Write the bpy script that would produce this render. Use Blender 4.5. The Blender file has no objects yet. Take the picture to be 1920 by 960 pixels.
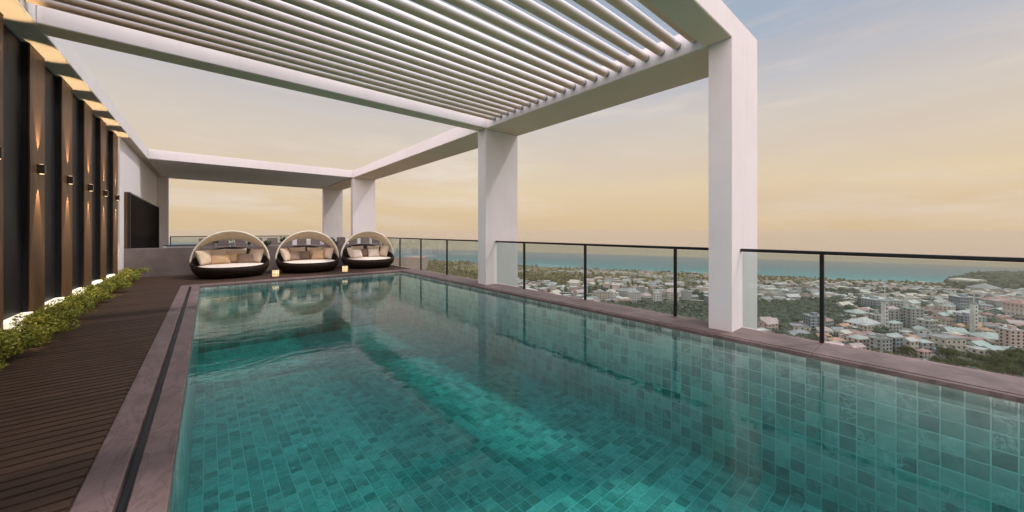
import bpy, bmesh, math, random
from math import sin, cos, pi, radians, sqrt, atan2
from mathutils import Vector, Matrix, noise as mnoise
random.seed(7)
sc = bpy.context.scene
col = sc.collection
R = random.Random(11)

# ------------------------------------------------------------------ camera
EYE = 1.335
YAW = math.atan2(.6494, .7604)          # optical axis lies this far right of the pool's long axis
cam = bpy.data.cameras.new('camera'); cam.sensor_width = 36; cam.lens = 668/1920*36
cam.shift_y = -46/1920; cam.clip_start = .05; cam.clip_end = 40000
co = bpy.data.objects.new('camera', cam); col.objects.link(co)
co.location = (0, 0, EYE); co.rotation_euler = (pi/2, 0, -YAW)
sc.camera = co
AX = (cos(YAW), -sin(YAW)); DX = (sin(YAW), cos(YAW))   # image-right and depth axes on the ground

# ------------------------------------------------------------------ view
sc.view_settings.view_transform = 'Standard'; sc.view_settings.look = 'None'
sc.view_settings.exposure = 0; sc.view_settings.gamma = 1
sc.render.engine = 'CYCLES'
sc.cycles.use_denoising = True
sc.cycles.max_bounces = 10; sc.cycles.transparent_max_bounces = 24
sc.cycles.sample_clamp_indirect = 6

def srgb(*c):
    return tuple((x/255/12.92 if x/255 <= .04045 else ((x/255+.055)/1.055)**2.4) for x in c) + (1,)

# ------------------------------------------------------------------ node helpers
class NT:
    def __init__(s, tree): s.t = tree; s.t.nodes.clear()
    def n(s, typ, ins=None, **props):
        nd = s.t.nodes.new(typ)
        for k, v in props.items(): setattr(nd, k, v)
        for k, v in (ins or {}).items():
            sock = nd.inputs[k]
            if isinstance(v, bpy.types.NodeSocket): s.t.links.new(v, sock)
            else: sock.default_value = v
        return nd
    def math(s, op, a, b=0.0, c=None, clamp=False):
        ins = {0: a, 1: b}
        if c is not None: ins[2] = c
        return s.n('ShaderNodeMath', ins, operation=op, use_clamp=clamp).outputs[0]
    def vmath(s, op, a, b=(0, 0, 0)):
        return s.n('ShaderNodeVectorMath', {0: a, 1: b}, operation=op).outputs[0]
    def mix(s, f, a, b, blend='MIX'):
        nd = s.t.nodes.new('ShaderNodeMix'); nd.data_type = 'RGBA'; nd.blend_type = blend
        for i, v in ((0, f), (6, a), (7, b)):
            if isinstance(v, bpy.types.NodeSocket): s.t.links.new(v, nd.inputs[i])
            else: nd.inputs[i].default_value = v
        return nd.outputs[2]
    def ramp(s, f, stops, interp='LINEAR'):
        nd = s.t.nodes.new('ShaderNodeValToRGB'); s.t.links.new(f, nd.inputs[0])
        cr = nd.color_ramp; cr.interpolation = interp
        while len(cr.elements) < len(stops): cr.elements.new(.5)
        for e, (p, c) in zip(cr.elements, stops): e.position = p; e.color = c
        return nd.outputs[0]
    def noise(s, vec, scale, detail=4, rough=.55, dist=0):
        return s.n('ShaderNodeTexNoise', {'Vector': vec, 'Scale': scale, 'Detail': detail, 'Roughness': rough, 'Distortion': dist}).outputs[0]
    def schlick(s, f0, normal=None, mul=1.0):
        ge = s.n('ShaderNodeNewGeometry')
        dt = s.n('ShaderNodeVectorMath', {0: normal if normal is not None else ge.outputs['Normal'], 1: ge.outputs['Incoming']}, operation='DOT_PRODUCT').outputs['Value']
        k = s.math('POWER', s.math('SUBTRACT', 1.0, s.math('ABSOLUTE', dt), clamp=True), 5.0)
        return s.math('MULTIPLY', s.math('MULTIPLY_ADD', k, 1-f0, f0), mul)
    def pos(s): return s.n('ShaderNodeNewGeometry').outputs['Position']
    def bump(s, h, strength, dist=.01, normal=None):
        ins = {'Height': h, 'Strength': strength, 'Distance': dist}
        if normal is not None: ins['Normal'] = normal
        return s.n('ShaderNodeBump', ins).outputs[0]

def g(v): return (v, v, v, 1)

def material(name, build):
    m = bpy.data.materials.new(name); m.use_nodes = True
    t = NT(m.node_tree); out = t.n('ShaderNodeOutputMaterial')
    build(t, out, m)
    return m

def principled(t, out, color, rough=.6, normal=None, metallic=0, spec=.5, **kw):
    ins = {'Base Color': color, 'Roughness': rough, 'Metallic': metallic, 'Specular IOR Level': spec}
    if normal is not None: ins['Normal'] = normal
    ins.update(kw)
    p = t.n('ShaderNodeBsdfPrincipled', ins)
    t.t.links.new(p.outputs[0], out.inputs['Surface'])
    return p

def simple(name, c, rough=.6, var=.12, scale=3, bump=.1, metallic=0, spec=.5, bscale=60):
    def b(t, out, m):
        p = t.pos()
        n = t.noise(p, scale, 5)
        c0 = tuple(x*(1-var) for x in c[:3])+(1,); c1 = tuple(min(1, x*(1+var)) for x in c[:3])+(1,)
        colr = t.ramp(n, [(.3, c0), (.7, c1)])
        nb = t.bump(t.noise(p, bscale, 3), bump, .004)
        rr = t.math('MULTIPLY_ADD', n, .2, rough-.1)
        principled(t, out, colr, rr, nb, metallic, spec)
    return material(name, b)

# ------------------------------------------------------------------ world
w = bpy.data.worlds.new("World"); sc.world = w; w.use_nodes = True
t = NT(w.node_tree)
wo = t.n('ShaderNodeOutputWorld')
d = t.n('ShaderNodeTexCoord').outputs['Generated']
sx = t.n('ShaderNodeSeparateXYZ', {0: d})
z = sx.outputs[2]
zz = t.math('MULTIPLY_ADD', z, 1/1.2, .2/1.2)      # -0.2..1 -> 0..1
def zp(v): return (v+.2)/1.2
base = t.ramp(zz, [(0, srgb(196, 176, 142)), (zp(-.03), srgb(208, 184, 150)), (zp(.04), srgb(222, 196, 155)), (zp(.11), srgb(227, 206, 172)),
                   (zp(.19), srgb(220, 206, 187)), (zp(.27), srgb(211, 204, 196)), (zp(.35), srgb(188, 191, 200)), (zp(.44), srgb(160, 178, 199)), (zp(.56), srgb(154, 172, 190)), (1, srgb(124, 148, 176))])
# wispy cirrus: noise on the direction, squeezed vertically
wv = t.n('ShaderNodeCombineXYZ', {0: t.math('MULTIPLY', sx.outputs[0], 2.0), 1: t.math('MULTIPLY', sx.outputs[1], 2.0), 2: t.math('MULTIPLY', z, 13)}).outputs[0]
rot = t.n('ShaderNodeVectorRotate', {'Vector': wv, 'Axis': (.6, .8, 0), 'Angle': .10}).outputs[0]
n1 = t.noise(rot, 1.6, 8, .62, .35)
c1 = t.ramp(n1, [(.47, g(0)), (.68, g(1))])
c2 = t.ramp(t.noise(rot, .7, 3), [(.42, g(0)), (.62, g(1))])
cm = t.math('MULTIPLY', c1, c2)
cm = t.math('MULTIPLY', cm, t.ramp(zz, [(zp(.0), g(.15)), (zp(.08), g(.8)), (zp(.35), g(.9)), (zp(.7), g(.4))]))
cloud = t.mix(t.math('MULTIPLY', cm, .95), base, srgb(236, 222, 208))
n2 = t.ramp(t.noise(rot, 1.1, 6, .6, .2), [(.35, g(0)), (.68, g(1))])
cloud = t.mix(t.math('MULTIPLY', n2, .30), cloud, srgb(206, 184, 172))
# added fill out of view: brighter, pinker sky behind and left, brighter zenith
def toward(v, lo, hi):
    dt = t.n('ShaderNodeVectorMath', {0: d, 1: v}, operation='DOT_PRODUCT').outputs['Value']
    return t.n('ShaderNodeMapRange', {0: dt, 1: lo, 2: hi, 3: 0.0, 4: 1.0}, interpolation_type='SMOOTHSTEP').outputs[0]
back = toward((-.42, -.84, .30), .05, .95)
left = toward((-.88, -.30, .36), .05, .95)
zen = t.n('ShaderNodeMapRange', {0: z, 1: .56, 2: 1.0, 3: 0.0, 4: 1.0}, interpolation_type='SMOOTHSTEP').outputs[0]
aure = toward((.4888, -.2281, .8420), .80, 1.0)
skyc = t.mix(t.math('MULTIPLY', t.math('MAXIMUM', back, left), .6), cloud, (.75, .60, .60, 1))
stren = t.math('ADD', t.math('MULTIPLY_ADD', back, .55, 1.0), t.math('MULTIPLY', aure, 2.0))
stren = t.math('ADD', stren, t.math('ADD', t.math('MULTIPLY', left, 2.0), t.math('MULTIPLY', zen, .5)))
bg = t.n('ShaderNodeBackground', {'Color': skyc, 'Strength': stren})
t.t.links.new(bg.outputs[0], wo.inputs['Surface'])

# ------------------------------------------------------------------ sun
sun = bpy.data.lights.new('sun', 'SUN'); sun.energy = 2.0; sun.angle = radians(3.6); sun.color = (1, .90, .84)
so = bpy.data.objects.new('sun', sun); col.objects.link(so)
sdir = Vector((.90, -.42, 1.55)).normalized()
so.rotation_euler = sdir.to_track_quat('Z', 'Y').to_euler(); so.location = (10, -5, 20)

# ------------------------------------------------------------------ object helpers
def tag(o, label=None, cat=None, group=None, kind=None):
    if label: o['label'] = label
    if cat: o['category'] = cat
    if group: o['group'] = group
    if kind: o['kind'] = kind
    return o
def empty(name, loc=(0, 0, 0), rz=0, label=None, cat=None, group=None):
    o = bpy.data.objects.new(name, None); col.objects.link(o); o.location = loc; o.rotation_euler.z = rz
    o.empty_display_size = .2
    return tag(o, label, cat, group)
def link_mesh(name, me, parent=None, loc=None):
    o = bpy.data.objects.new(name, me); col.objects.link(o)
    if parent is not None: o.parent = parent
    if loc is not None: o.location = loc
    return o
def bm_obj(name, bm, mat, parent=None, smooth=False, loc=None):
    me = bpy.data.meshes.new(name); bm.normal_update(); bm.to_mesh(me); bm.free()
    for m in (mat if isinstance(mat, (list, tuple)) else [mat]): me.materials.append(m)
    if smooth:
        for p in me.polygons: p.use_smooth = True
    return link_mesh(name, me, parent, loc)
def add_box(bm, lo, hi, M=None):
    vs = [bm.verts.new(((M @ Vector(p)) if M else p)) for p in
          [(lo[0], lo[1], lo[2]), (hi[0], lo[1], lo[2]), (hi[0], hi[1], lo[2]), (lo[0], hi[1], lo[2]),
           (lo[0], lo[1], hi[2]), (hi[0], lo[1], hi[2]), (hi[0], hi[1], hi[2]), (lo[0], hi[1], hi[2])]]
    for f in ((0, 3, 2, 1), (4, 5, 6, 7), (0, 1, 5, 4), (1, 2, 6, 5), (2, 3, 7, 6), (3, 0, 4, 7)):
        bm.faces.new([vs[i] for i in f])
    return vs
def box(name, lo, hi, mat, parent=None, bevel=0.0, seg=2):
    bm = bmesh.new(); add_box(bm, lo, hi)
    if bevel: bmesh.ops.bevel(bm, geom=bm.edges[:], offset=bevel, segments=seg, affect='EDGES', profile=.5)
    return bm_obj(name, bm, mat, parent)
def add_tube(bm, pts, rad, seg=8, cap=True):
    pts = [Vector(p) for p in pts]; rings = []
    n = len(pts); up = Vector((0, 0, 1)); prev = None
    for i, p in enumerate(pts):
        d = (pts[min(i+1, n-1)]-pts[max(i-1, 0)]).normalized()
        if prev is None:
            a = d.cross(up if abs(d.z) < .95 else Vector((1, 0, 0))).normalized()
        else:
            a = (prev-d*prev.dot(d)).normalized()
        prev = a; b = d.cross(a)
        r = rad[i] if isinstance(rad, (list, tuple)) else rad
        rings.append([bm.verts.new(p+(a*cos(2*pi*k/seg)+b*sin(2*pi*k/seg))*r) for k in range(seg)])
    for i in range(n-1):
        for k in range(seg):
            bm.faces.new((rings[i][k], rings[i][(k+1) % seg], rings[i+1][(k+1) % seg], rings[i+1][k]))
    if cap:
        bm.faces.new(rings[0][::-1]); bm.faces.new(rings[-1])

# ------------------------------------------------------------------ materials
def m_plaster(t, out, m):
    p = t.pos(); n = t.noise(p, 1.1, 6, .6)
    c = t.ramp(n, [(.3, (.80, .755, .75, 1)), (.75, (.87, .83, .825, 1))])
    st = t.n('ShaderNodeTexNoise', {'Vector': t.vmath('MULTIPLY', p, (6, 6, .35)), 'Scale': 1.5, 'Detail': 5}).outputs[0]
    c = t.mix(t.ramp(st, [(.50, g(0)), (.8, g(.14))]), c, (.55, .50, .48, 1))
    b = t.bump(t.noise(p, 90, 3), .12, .003)
    principled(t, out, c, .75, b, spec=.25)
PLASTER = material('white_plaster', m_plaster)
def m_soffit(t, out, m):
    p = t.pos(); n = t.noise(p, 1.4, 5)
    c = t.ramp(n, [(.3, (.86, .67, .49, 1)), (.7, (.92, .73, .55, 1))])  # warm light bounced from below is put into this tan
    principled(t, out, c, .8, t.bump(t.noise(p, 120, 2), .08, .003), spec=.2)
SOFFIT = material('warm_bounce_soffit', m_soffit)
GREYSOFFIT = simple('grey_ceiling_board', (.88, .84, .84), .8, .04)
CONCRETE = None
def m_conc(t, out, m):
    p = t.pos(); n = t.noise(p, 1.6, 8, .65, .4)
    c = t.ramp(n, [(.25, (.15, .12, .108, 1)), (.5, (.215, .175, .158, 1)), (.78, (.28, .235, .215, 1))])
    principled(t, out, c, .7, t.bump(t.noise(p, 30, 6), .15, .006))
CONCRETE = material('grey_brown_concrete', m_conc)
def m_coping(t, out, m):
    p = t.pos(); n = t.noise(p, 2.2, 9, .68, .9)
    c = t.ramp(n, [(.25, (.120, .080, .074, 1)), (.5, (.188, .130, .122, 1)), (.75, (.262, .190, .180, 1))])
    vein = t.ramp(t.noise(t.vmath('MULTIPLY', p, (2.4, .8, 1)), 1.7, 9, .7, 1.6), [(.47, g(0)), (.5, g(.55)), (.53, g(0))])
    c = t.mix(vein, c, (.075, .05, .05, 1))
    principled(t, out, c, t.math('MULTIPLY_ADD', n, .3, .42), t.bump(t.noise(p, 25, 8, .7), .18, .006), spec=.4)
COPING = material('mauve_stone_coping', m_coping)
SLOTBLACK = simple('black_slot_channel', (.008, .008, .009), .5, .1)
BLACKMETAL = simple('black_powder_coated_metal', (.012, .012, .013), .38, .1, bump=.03)
RAILTOP = BLACKMETAL
def m_wood(t, out, m):
    p = t.pos()
    s = t.vmath('MULTIPLY', p, (9, 9, .45))
    n = t.noise(s, 3.2, 7, .6, 1.2); f = t.noise(t.vmath('MULTIPLY', p, (60, 60, 1.2)), 3, 3)
    c = t.ramp(n, [(.28, (.085, .042, .020, 1)), (.5, (.14, .074, .038, 1)), (.74, (.205, .115, .062, 1))])
    c = t.mix(t.math('MULTIPLY', f, .35), c, (.07, .035, .018, 1))
    principled(t, out, c, .5, t.bump(n, .12, .003), spec=.2)
FINWOOD = material('warm_timber_cladding', m_wood)
def m_dark(t, out, m):
    p = t.pos(); n = t.noise(t.vmath('MULTIPLY', p, (14, 14, .5)), 3, 5, .6, .5)
    c = t.ramp(n, [(.3, (.012, .0115, .0125, 1)), (.7, (.027, .025, .026, 1))])
    principled(t, out, c, .5, t.bump(n, .08, .003), spec=.15)
DARKPANEL = material('charcoal_wall_panel', m_dark)
def m_deck(t, out, m):
    p = t.pos(); s = t.n('ShaderNodeSeparateXYZ', {0: p})
    cell = t.math('FLOOR', t.math('DIVIDE', s.outputs[1], .1))
    rnd = t.n('ShaderNodeTexWhiteNoise', {'W': cell}, noise_dimensions='1D').outputs[0]
    gr = t.noise(t.vmath('MULTIPLY', t.vmath('ADD', p, t.n('ShaderNodeCombineXYZ', {0: t.math('MULTIPLY', rnd, 40)}).outputs[0]), (1.2, 26, 26)), 2.5, 6, .6, .8)
    c = t.ramp(gr, [(.25, (.045, .026, .017, 1)), (.55, (.092, .055, .036, 1)), (.8, (.155, .096, .065, 1))])
    c = t.mix(t.math('MULTIPLY', rnd, .35), c, (.028, .018, .014, 1))
    wv = t.math('SINE', t.math('MULTIPLY', s.outputs[1], 2*pi/.0143))
    b = t.bump(wv, .7, .002); b = t.bump(gr, .2, .003, b)
    principled(t, out, c, t.math('MULTIPLY_ADD', gr, .25, .45), b, spec=.22)
DECK = material('dark_composite_decking', m_deck)
UNDER = simple('dark_deck_joist', (.012, .009, .008), .9)

TX, TY, TZ = 5.175/38, 15.6/115, .145
PX0, PX1, PY0, PY1, PZ0, PZB = -.175, 5.0, -4.0, 11.6, -.05, -.05-11*.145
def m_tile(t, out, m):
    p = t.pos()
    q = t.vmath('SUBTRACT', p, (PX0, PY0, PZB))
    ce = t.vmath('FLOOR', t.vmath('DIVIDE', q, (TX, TY, TZ)))
    wn = t.n('ShaderNodeTexWhiteNoise', {'Vector': ce}, noise_dimensions='3D')
    r = wn.outputs[0]
    shift = t.vmath('MULTIPLY', wn.outputs[1], (30, 30, 30))
    pp = t.vmath('ADD', p, shift)
    n = t.noise(pp, 5.5, 7, .62, 1.0)
    tone = t.math('ADD', t.math('MULTIPLY', n, .75), t.math('MULTIPLY', r, .42))
    c = t.ramp(tone, [(.28, (.16, .20, .18, 1)), (.5, (.32, .36, .32, 1)), (.72, (.48, .52, .47, 1)), (.95, (.64, .665, .61, 1))])
    dk = t.ramp(r, [(.90, g(0)), (.93, g(.6))])
    c = t.mix(dk, c, (.10, .12, .115, 1))
    v = t.ramp(t.noise(pp, 3.1, 9, .6, 2.2), [(.475, g(0)), (.5, g(.75)), (.525, g(0))])
    sel = t.ramp(t.n('ShaderNodeSeparateXYZ', {0: wn.outputs[1]}).outputs[1], [(.6, g(0)), (.65, g(1))])
    c = t.mix(t.math('MULTIPLY', v, sel), c, (.70, .70, .66, 1))
    principled(t, out, c, .35, t.bump(n, .1, .003), spec=.4)
TILE = material('green_grey_stone_tile', m_tile)
GROUT = simple('pale_grout', (.62, .69, .65), .8, .08)

def m_water(t, out, m):
    p = t.pos()
    s1 = t.noise(t.vmath('MULTIPLY', p, (1.0, 1.9, 1)), 2.1, 3, .5, .6)
    s2 = t.noise(t.vmath('MULTIPLY', p, (1.3, 3.4, 1)), 6.5, 3, .5, .3)
    patch = t.ramp(t.noise(p, .45, 2), [(.40, g(.15)), (.62, g(1))])
    hgt = t.math('ADD', t.math('MULTIPLY', s1, .7), t.math('MULTIPLY', t.math('MULTIPLY', s2, patch), .35))
    nb = t.bump(hgt, .27, .014)
    fr = t.schlick(.02, nb, .88)
    gl = t.n('ShaderNodeBsdfGlossy', {'Color': (.9, .93, .95, 1), 'Roughness': .015, 'Normal': nb})
    tr = t.n('ShaderNodeBsdfTransparent', {'Color': (.97, .99, .985, 1)})
    mx = t.n('ShaderNodeMixShader', {0: fr, 1: tr.outputs[0], 2: gl.outputs[0]})
    t.t.links.new(mx.outputs[0], out.inputs['Surface'])
    va = t.n('ShaderNodeVolumeAbsorption', {'Color': (.20, .79, .785, 1), 'Density': .72})
    t.t.links.new(va.outputs[0], out.inputs['Volume'])
WATER = material('clear_teal_pool_water', m_water)
def m_glass(t, out, m):
    fr = t.schlick(.015)
    gl = t.n('ShaderNodeBsdfGlossy', {'Color': (.9, .9, .9, 1), 'Roughness': .01})
    tr = t.n('ShaderNodeBsdfTransparent', {'Color': (.80, .86, .85, 1)})
    mx = t.n('ShaderNodeMixShader', {0: fr, 1: tr.outputs[0], 2: gl.outputs[0]})
    t.t.links.new(mx.outputs[0], out.inputs['Surface'])
GLASS = material('faintly_tinted_glass', m_glass)
def m_emit(name, c, s):
    def b(t, out, m):
        principled(t, out, (.8, .78, .7, 1), .5, **{'Emission Color': c, 'Emission Strength': s})
    return material(name, b)
LIGHTBOX = m_emit('lit_white_acrylic', (1, .88, .66, 1), .80)
LAMPLENS = m_emit('lamp_lens', (1, .72, .38, 1), 3)
CANDLE = m_emit('lit_lantern_shade', (1, .66, .30, 1), 1.0)
def m_screen(t, out, m):
    p = t.pos(); n = t.noise(t.vmath('MULTIPLY', p, (1, 2.5, .1)), 1.2, 4)
    c = t.ramp(n, [(.35, (.006, .006, .008, 1)), (.7, (.018, .012, .012, 1))])
    df = t.n('ShaderNodeBsdfDiffuse', {'Color': c}); gl = t.n('ShaderNodeBsdfGlossy', {'Color': (1, 1, 1, 1), 'Roughness': .12})
    mx = t.n('ShaderNodeMixShader', {0: .015, 1: df.outputs[0], 2: gl.outputs[0]}); t.t.links.new(mx.outputs[0], out.inputs['Surface'])
SCREEN = material('black_glossy_screen', m_screen)
def m_wicker(t, out, m):
    p = t.n('ShaderNodeTexCoord').outputs['Object']
    s = t.n('ShaderNodeSeparateXYZ', {0: p})
    ang = t.math('ARCTAN2', s.outputs[1], s.outputs[0])
    a = t.math('SINE', t.math('MULTIPLY', ang, 90)); b = t.math('SINE', t.math('MULTIPLY', s.outputs[2], 150))
    wv = t.math('MULTIPLY', a, b)
    n = t.noise(p, 14, 4)
    c = t.ramp(t.math('MULTIPLY_ADD', wv, .3, n), [(.2, (.008, .0055, .004, 1)), (.55, (.026, .016, .011, 1)), (.9, (.085, .055, .036, 1))])
    principled(t, out, c, .5, t.bump(wv, .8, .008), spec=.15)
WICKER = material('dark_brown_wicker', m_wicker)
def cloth(name, c, var=.1):
    def b(t, out, m):
        p = t.n('ShaderNodeTexCoord').outputs['Object']
        n = t.noise(p, 5, 5)
        wv = t.math('MULTIPLY', t.math('SINE', t.math('MULTIPLY', t.n('ShaderNodeSeparateXYZ', {0: p}).outputs[0], 900)), .5)
        c0 = tuple(x*(1-var) for x in c)+(1,); c1 = tuple(min(1, x*(1+var)) for x in c)+(1,)
        principled(t, out, t.ramp(n, [(.3, c0), (.7, c1)]), .9, t.bump(n, .3, .02), spec=.15)
    return material(name, b)
CREAM = cloth('cream_canvas', (.90, .77, .58))
MATTRESS = cloth('ivory_mattress_fabric', (.80, .70, .60))
PILLOW_A = cloth('pale_sand_cushion_fabric', (.66, .53, .39))
PILLOW_B = cloth('gold_tan_cushion_fabric', (.58, .40, .23))
def m_pat(t, out, m):
    p = t.n('ShaderNodeTexCoord').outputs['Object']
    s = t.n('ShaderNodeSeparateXYZ', {0: p})
    a = t.math('SINE', t.math('MULTIPLY', t.math('ADD', s.outputs[0], s.outputs[2]), 110)); b = t.math('SINE', t.math('MULTIPLY', t.math('SUBTRACT', s.outputs[0], s.outputs[2]), 110))
    c = t.ramp(t.math('MULTIPLY', a, b), [(.1, (.36, .27, .20, 1)), (.4, (.20, .14, .10, 1))])
    principled(t, out, c, .9, None, spec=.1)
PILLOW_C = material('brown_diamond_cushion_fabric', m_pat)
PILLOW_D = cloth('brown_cushion_fabric', (.22, .155, .11))
def foliage(name, c0, c1, c2, sc_=3.0):
    def b(t, out, m):
        p = t.pos()
        n = t.n('ShaderNodeTexNoise', {'Vector': p, 'Scale': sc_, 'Detail': 4}).outputs[0]
        rnd = t.n('ShaderNodeNewGeometry').outputs['Random Per Island']
        f = t.math('ADD', t.math('MULTIPLY', n, .6), t.math('MULTIPLY', rnd, .4))
        c = t.ramp(f, [(.25, c0+(1,)), (.5, c1+(1,)), (.78, c2+(1,))])
        df = t.n('ShaderNodeBsdfDiffuse', {'Color': c}); tl = t.n('ShaderNodeBsdfTranslucent', {'Color': c})
        gl = t.n('ShaderNodeBsdfGlossy', {'Color': (.5, .5, .5, 1), 'Roughness': .5})
        m1 = t.n('ShaderNodeMixShader', {0: .3, 1: df.outputs[0], 2: tl.outputs[0]})
        m2 = t.n('ShaderNodeMixShader', {0: .04, 1: m1.outputs[0], 2: gl.outputs[0]})
        t.t.links.new(m2.outputs[0], out.inputs['Surface'])
    return material(name, b)
SHRUBLEAF = foliage('yellow_green_shrub_leaves', (.09, .11, .016), (.27, .285, .045), (.58, .52, .10), 9)
DARKLEAF = foliage('dark_green_leaves', (.012, .03, .010), (.03, .065, .02), (.06, .11, .03), 9)
FARLEAF = foliage('distant_tree_leaves', (.050, .066, .045), (.090, .108, .070), (.155, .168, .11), .05)
OLIVELEAF = foliage('olive_tree_leaves', (.04, .05, .014), (.085, .095, .026), (.17, .16, .05), .12)
DRYLEAF = foliage('dry_scrub_leaves', (.10, .085, .03), (.19, .15, .05), (.32, .25, .09), .02)
BARK = simple('tree_bark', (.10, .07, .05), .9, .3, 8)
POT = simple('grey_planter_pot', (.3, .29, .28), .6)

# ================================================================== BUILDING BODY, DECK, POOL
body = box('tower_block', (-4.2, -6, -110), (5.52, 24.3, -1.80), CONCRETE); tag(body, kind='structure')
# fillers round the pool shell
bm = bmesh.new()
add_box(bm, (-4.2, -6, -1.797), (PX0-.03, 24.3, -.12)); add_box(bm, (PX1+.03, -6, -1.797), (5.52, 24.3, -.12))
add_box(bm, (PX0-.027, PY1+.03, -1.797), (PX1+.027, 24.3, -.12)); add_box(bm, (PX0-.027, -6, -1.797), (PX1+.027, PY0-.03, -.12))
tag(bm_obj('roof_slab', bm, CONCRETE), kind='structure')

deck = empty('deck'); tag(deck, kind='structure')
box('deck_base', (-4.1, -5.9, -.118), (-.505, 24.25, -.035), UNDER, deck)
box('deck_base', (-.50, 11.96, -.118), (5.5, 24.25, -.035), UNDER, deck)
def board_mesh(x0, x1):
    bm = bmesh.new(); add_box(bm, (x0, .004, -.03), (x1, .092, 0))
    bmesh.ops.bevel(bm, geom=[e for e in bm.edges if abs(e.verts[0].co.z) < 1e-5 and abs(e.verts[1].co.z) < 1e-5], offset=.007, segments=2, affect='EDGES')
    me = bpy.data.meshes.new('deck_board'); bm.to_mesh(me); bm.free(); me.materials.append(DECK); return me
mA = board_mesh(-1.9, -.505); mB = board_mesh(-1.9, 5.5)
y = .8
while y < 14.75:
    o = link_mesh('deck_board', mA if y < 11.96 else mB, deck, (0, y, R.uniform(-.0012, .0012))); y += .1
box('rear_deck', (-1.9, y, -.03), (5.5, 24.2, 0), DECK, deck)
box('front_deck', (-1.9, -5.8, -.03), (-.505, .797, 0), DECK, deck)

cop = empty('pool_coping'); tag(cop, kind='structure')
box('coping_slab', (-.503, PY0-.5, -.119), (-.347, 11.95, .0035), COPING, cop, .006)
box('coping_slab', (-.297, PY0-.5, -.0492), (PX0+.026, PY1-.0125, .004), COPING, cop, .006)
box('coping_slab', (-.344, PY1-.0115, -.0492), (5.5, 11.955, .006), COPING, cop, .006)
box('drain_channel', (-.345, PY0-.5, -.119), (-.299, 11.60, -.045), SLOTBLACK, cop)
yy = PY0-.5; L = 1.75
ys = [-4.5, -2.67, -.92, .83, 2.58, 4.33, 6.08, 7.83, 9.58, 11.602]
for a, b_ in zip(ys[:-1], ys[1:]):
    box('coping_slab', (PX1+.035, a+.001, -.1195), (5.62, b_-.001, .010), COPING, cop, .006)
    box('coping_nosing', (PX1-.012, a+.001, -.049), (PX1+.034, b_-.001, .000), COPING, cop, .006)
box('coping_slab', (5.502, 11.604, -.119), (5.62, 24.2, .010), COPING, cop, .006)

pool = empty('swimming_pool'); tag(pool, kind='structure')
# shells (grout planes) just behind the tile faces
bm = bmesh.new()
add_box(bm, (PX0-.028, PY0-.028, PZB-.10), (PX1+.028, PY1+.028, PZB-.002))
add_box(bm, (PX0-.028, PY0-.02, PZB-.001), (PX0+.001, PY1+.02, -.119))
add_box(bm, (PX1-.001, PY0-.02, PZB-.001), (PX1+.028, PY1+.02, -.121))
add_box(bm, (PX0+.002, PY1-.001, PZB-.001), (PX1-.002, PY1+.028, -.123))
add_box(bm, (PX0+.002, PY0-.028, PZB-.001), (PX1-.002, PY0+.001, -.123))
bm_obj('pool_shell', bm, GROUT, pool)
bm = bmesh.new()
add_box(bm, (PX0-.012, PY0-.02, -.1175), (PX0+.0015, PY1+.012, PZ0))
add_box(bm, (PX1-.0015, PY0-.02, -.1175), (PX1+.012, PY1+.012, PZ0))
add_box(bm, (PX0+.003, PY1-.0015, -.1175), (PX1-.003, PY1+.014, PZ0))
bm_obj('grout_band', bm, GROUT, pool)
GAP = .0052
def tile_pts(u, v, th=.0035):
    # unit tile centred on the origin in local XY, face up +Z
    return [(-u/2+GAP, -v/2+GAP, 0), (u/2-GAP, -v/2+GAP, 0), (u/2-GAP, v/2-GAP, 0), (-u/2+GAP, v/2-GAP, 0),
            (-u/2+GAP+.003, -v/2+GAP+.003, th), (u/2-GAP-.003, -v/2+GAP+.003, th), (u/2-GAP-.003, v/2-GAP-.003, th), (-u/2+GAP+.003, v/2-GAP-.003, th)]
TF = [(4, 5, 6, 7), (0, 1, 5, 4), (1, 2, 6, 5), (2, 3, 7, 6), (3, 0, 4, 7)]
def project(p):
    lat = p[0]*AX[0]+p[1]*AX[1]; dep = p[0]*DX[0]+p[1]*DX[1]
    if dep < .2: return None
    return 960+668*lat/dep, 434-668*(p[2]-EYE)/dep, dep
def tiles(cells, frame, u, v, nparts):
    """cells: centres; frame: 3x3 matrix columns (local x, y, z)"""
    M3 = Matrix((frame[0], frame[1], frame[2])).transposed()
    me = bpy.data.meshes.new('pool_tile'); me.from_pydata([tuple(M3 @ Vector(p)) for p in tile_pts(u, v)], [], TF); me.materials.append(TILE)
    sc_l = []
    for c in cells:
        q = project(c)
        vis = q is not None and -15 < q[0] < 1935 and q[1] < 975
        dd = (Vector(c)-Vector((0, 0, EYE))); 
        nz = M3 @ Vector((0, 0, 1)); s = abs(dd.normalized().dot(nz))/dd.length_squared
        sc_l.append((0 if vis else 1, -s, c))
    sc_l.sort(key=lambda a: (a[0], a[1]))
    for k in sc_l[:nparts]:
        link_mesh('pool_tile', me, pool, k[2])
    V = []; F = []
    base = [M3 @ Vector(p) for p in tile_pts(u, v)]
    for k in sc_l[nparts:]:
        b0 = len(V); V += [tuple(b+Vector(k[2])) for b in base]; F += [tuple(i+b0 for i in f) for f in TF]
    me2 = bpy.data.meshes.new('tile_field'); me2.from_pydata(V, [], F); me2.materials.append(TILE)
    tag(link_mesh('tile_field', me2, pool), kind='stuff')
fl = [(PX0+TX*(i+.5), PY0+TY*(j+.5), PZB) for i in range(38) for j in range(115)]
tiles(fl, ((1, 0, 0), (0, 1, 0), (0, 0, 1)), TX, TY, 300)
rw = [(PX1-.0018, PY0+TY*(j+.5), PZB+TZ*(k+.5)) for j in range(115) for k in range(11)]
tiles(rw, ((0, 1, 0), (0, 0, -1), (-1, 0, 0)), TY, TZ, 300)
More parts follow.
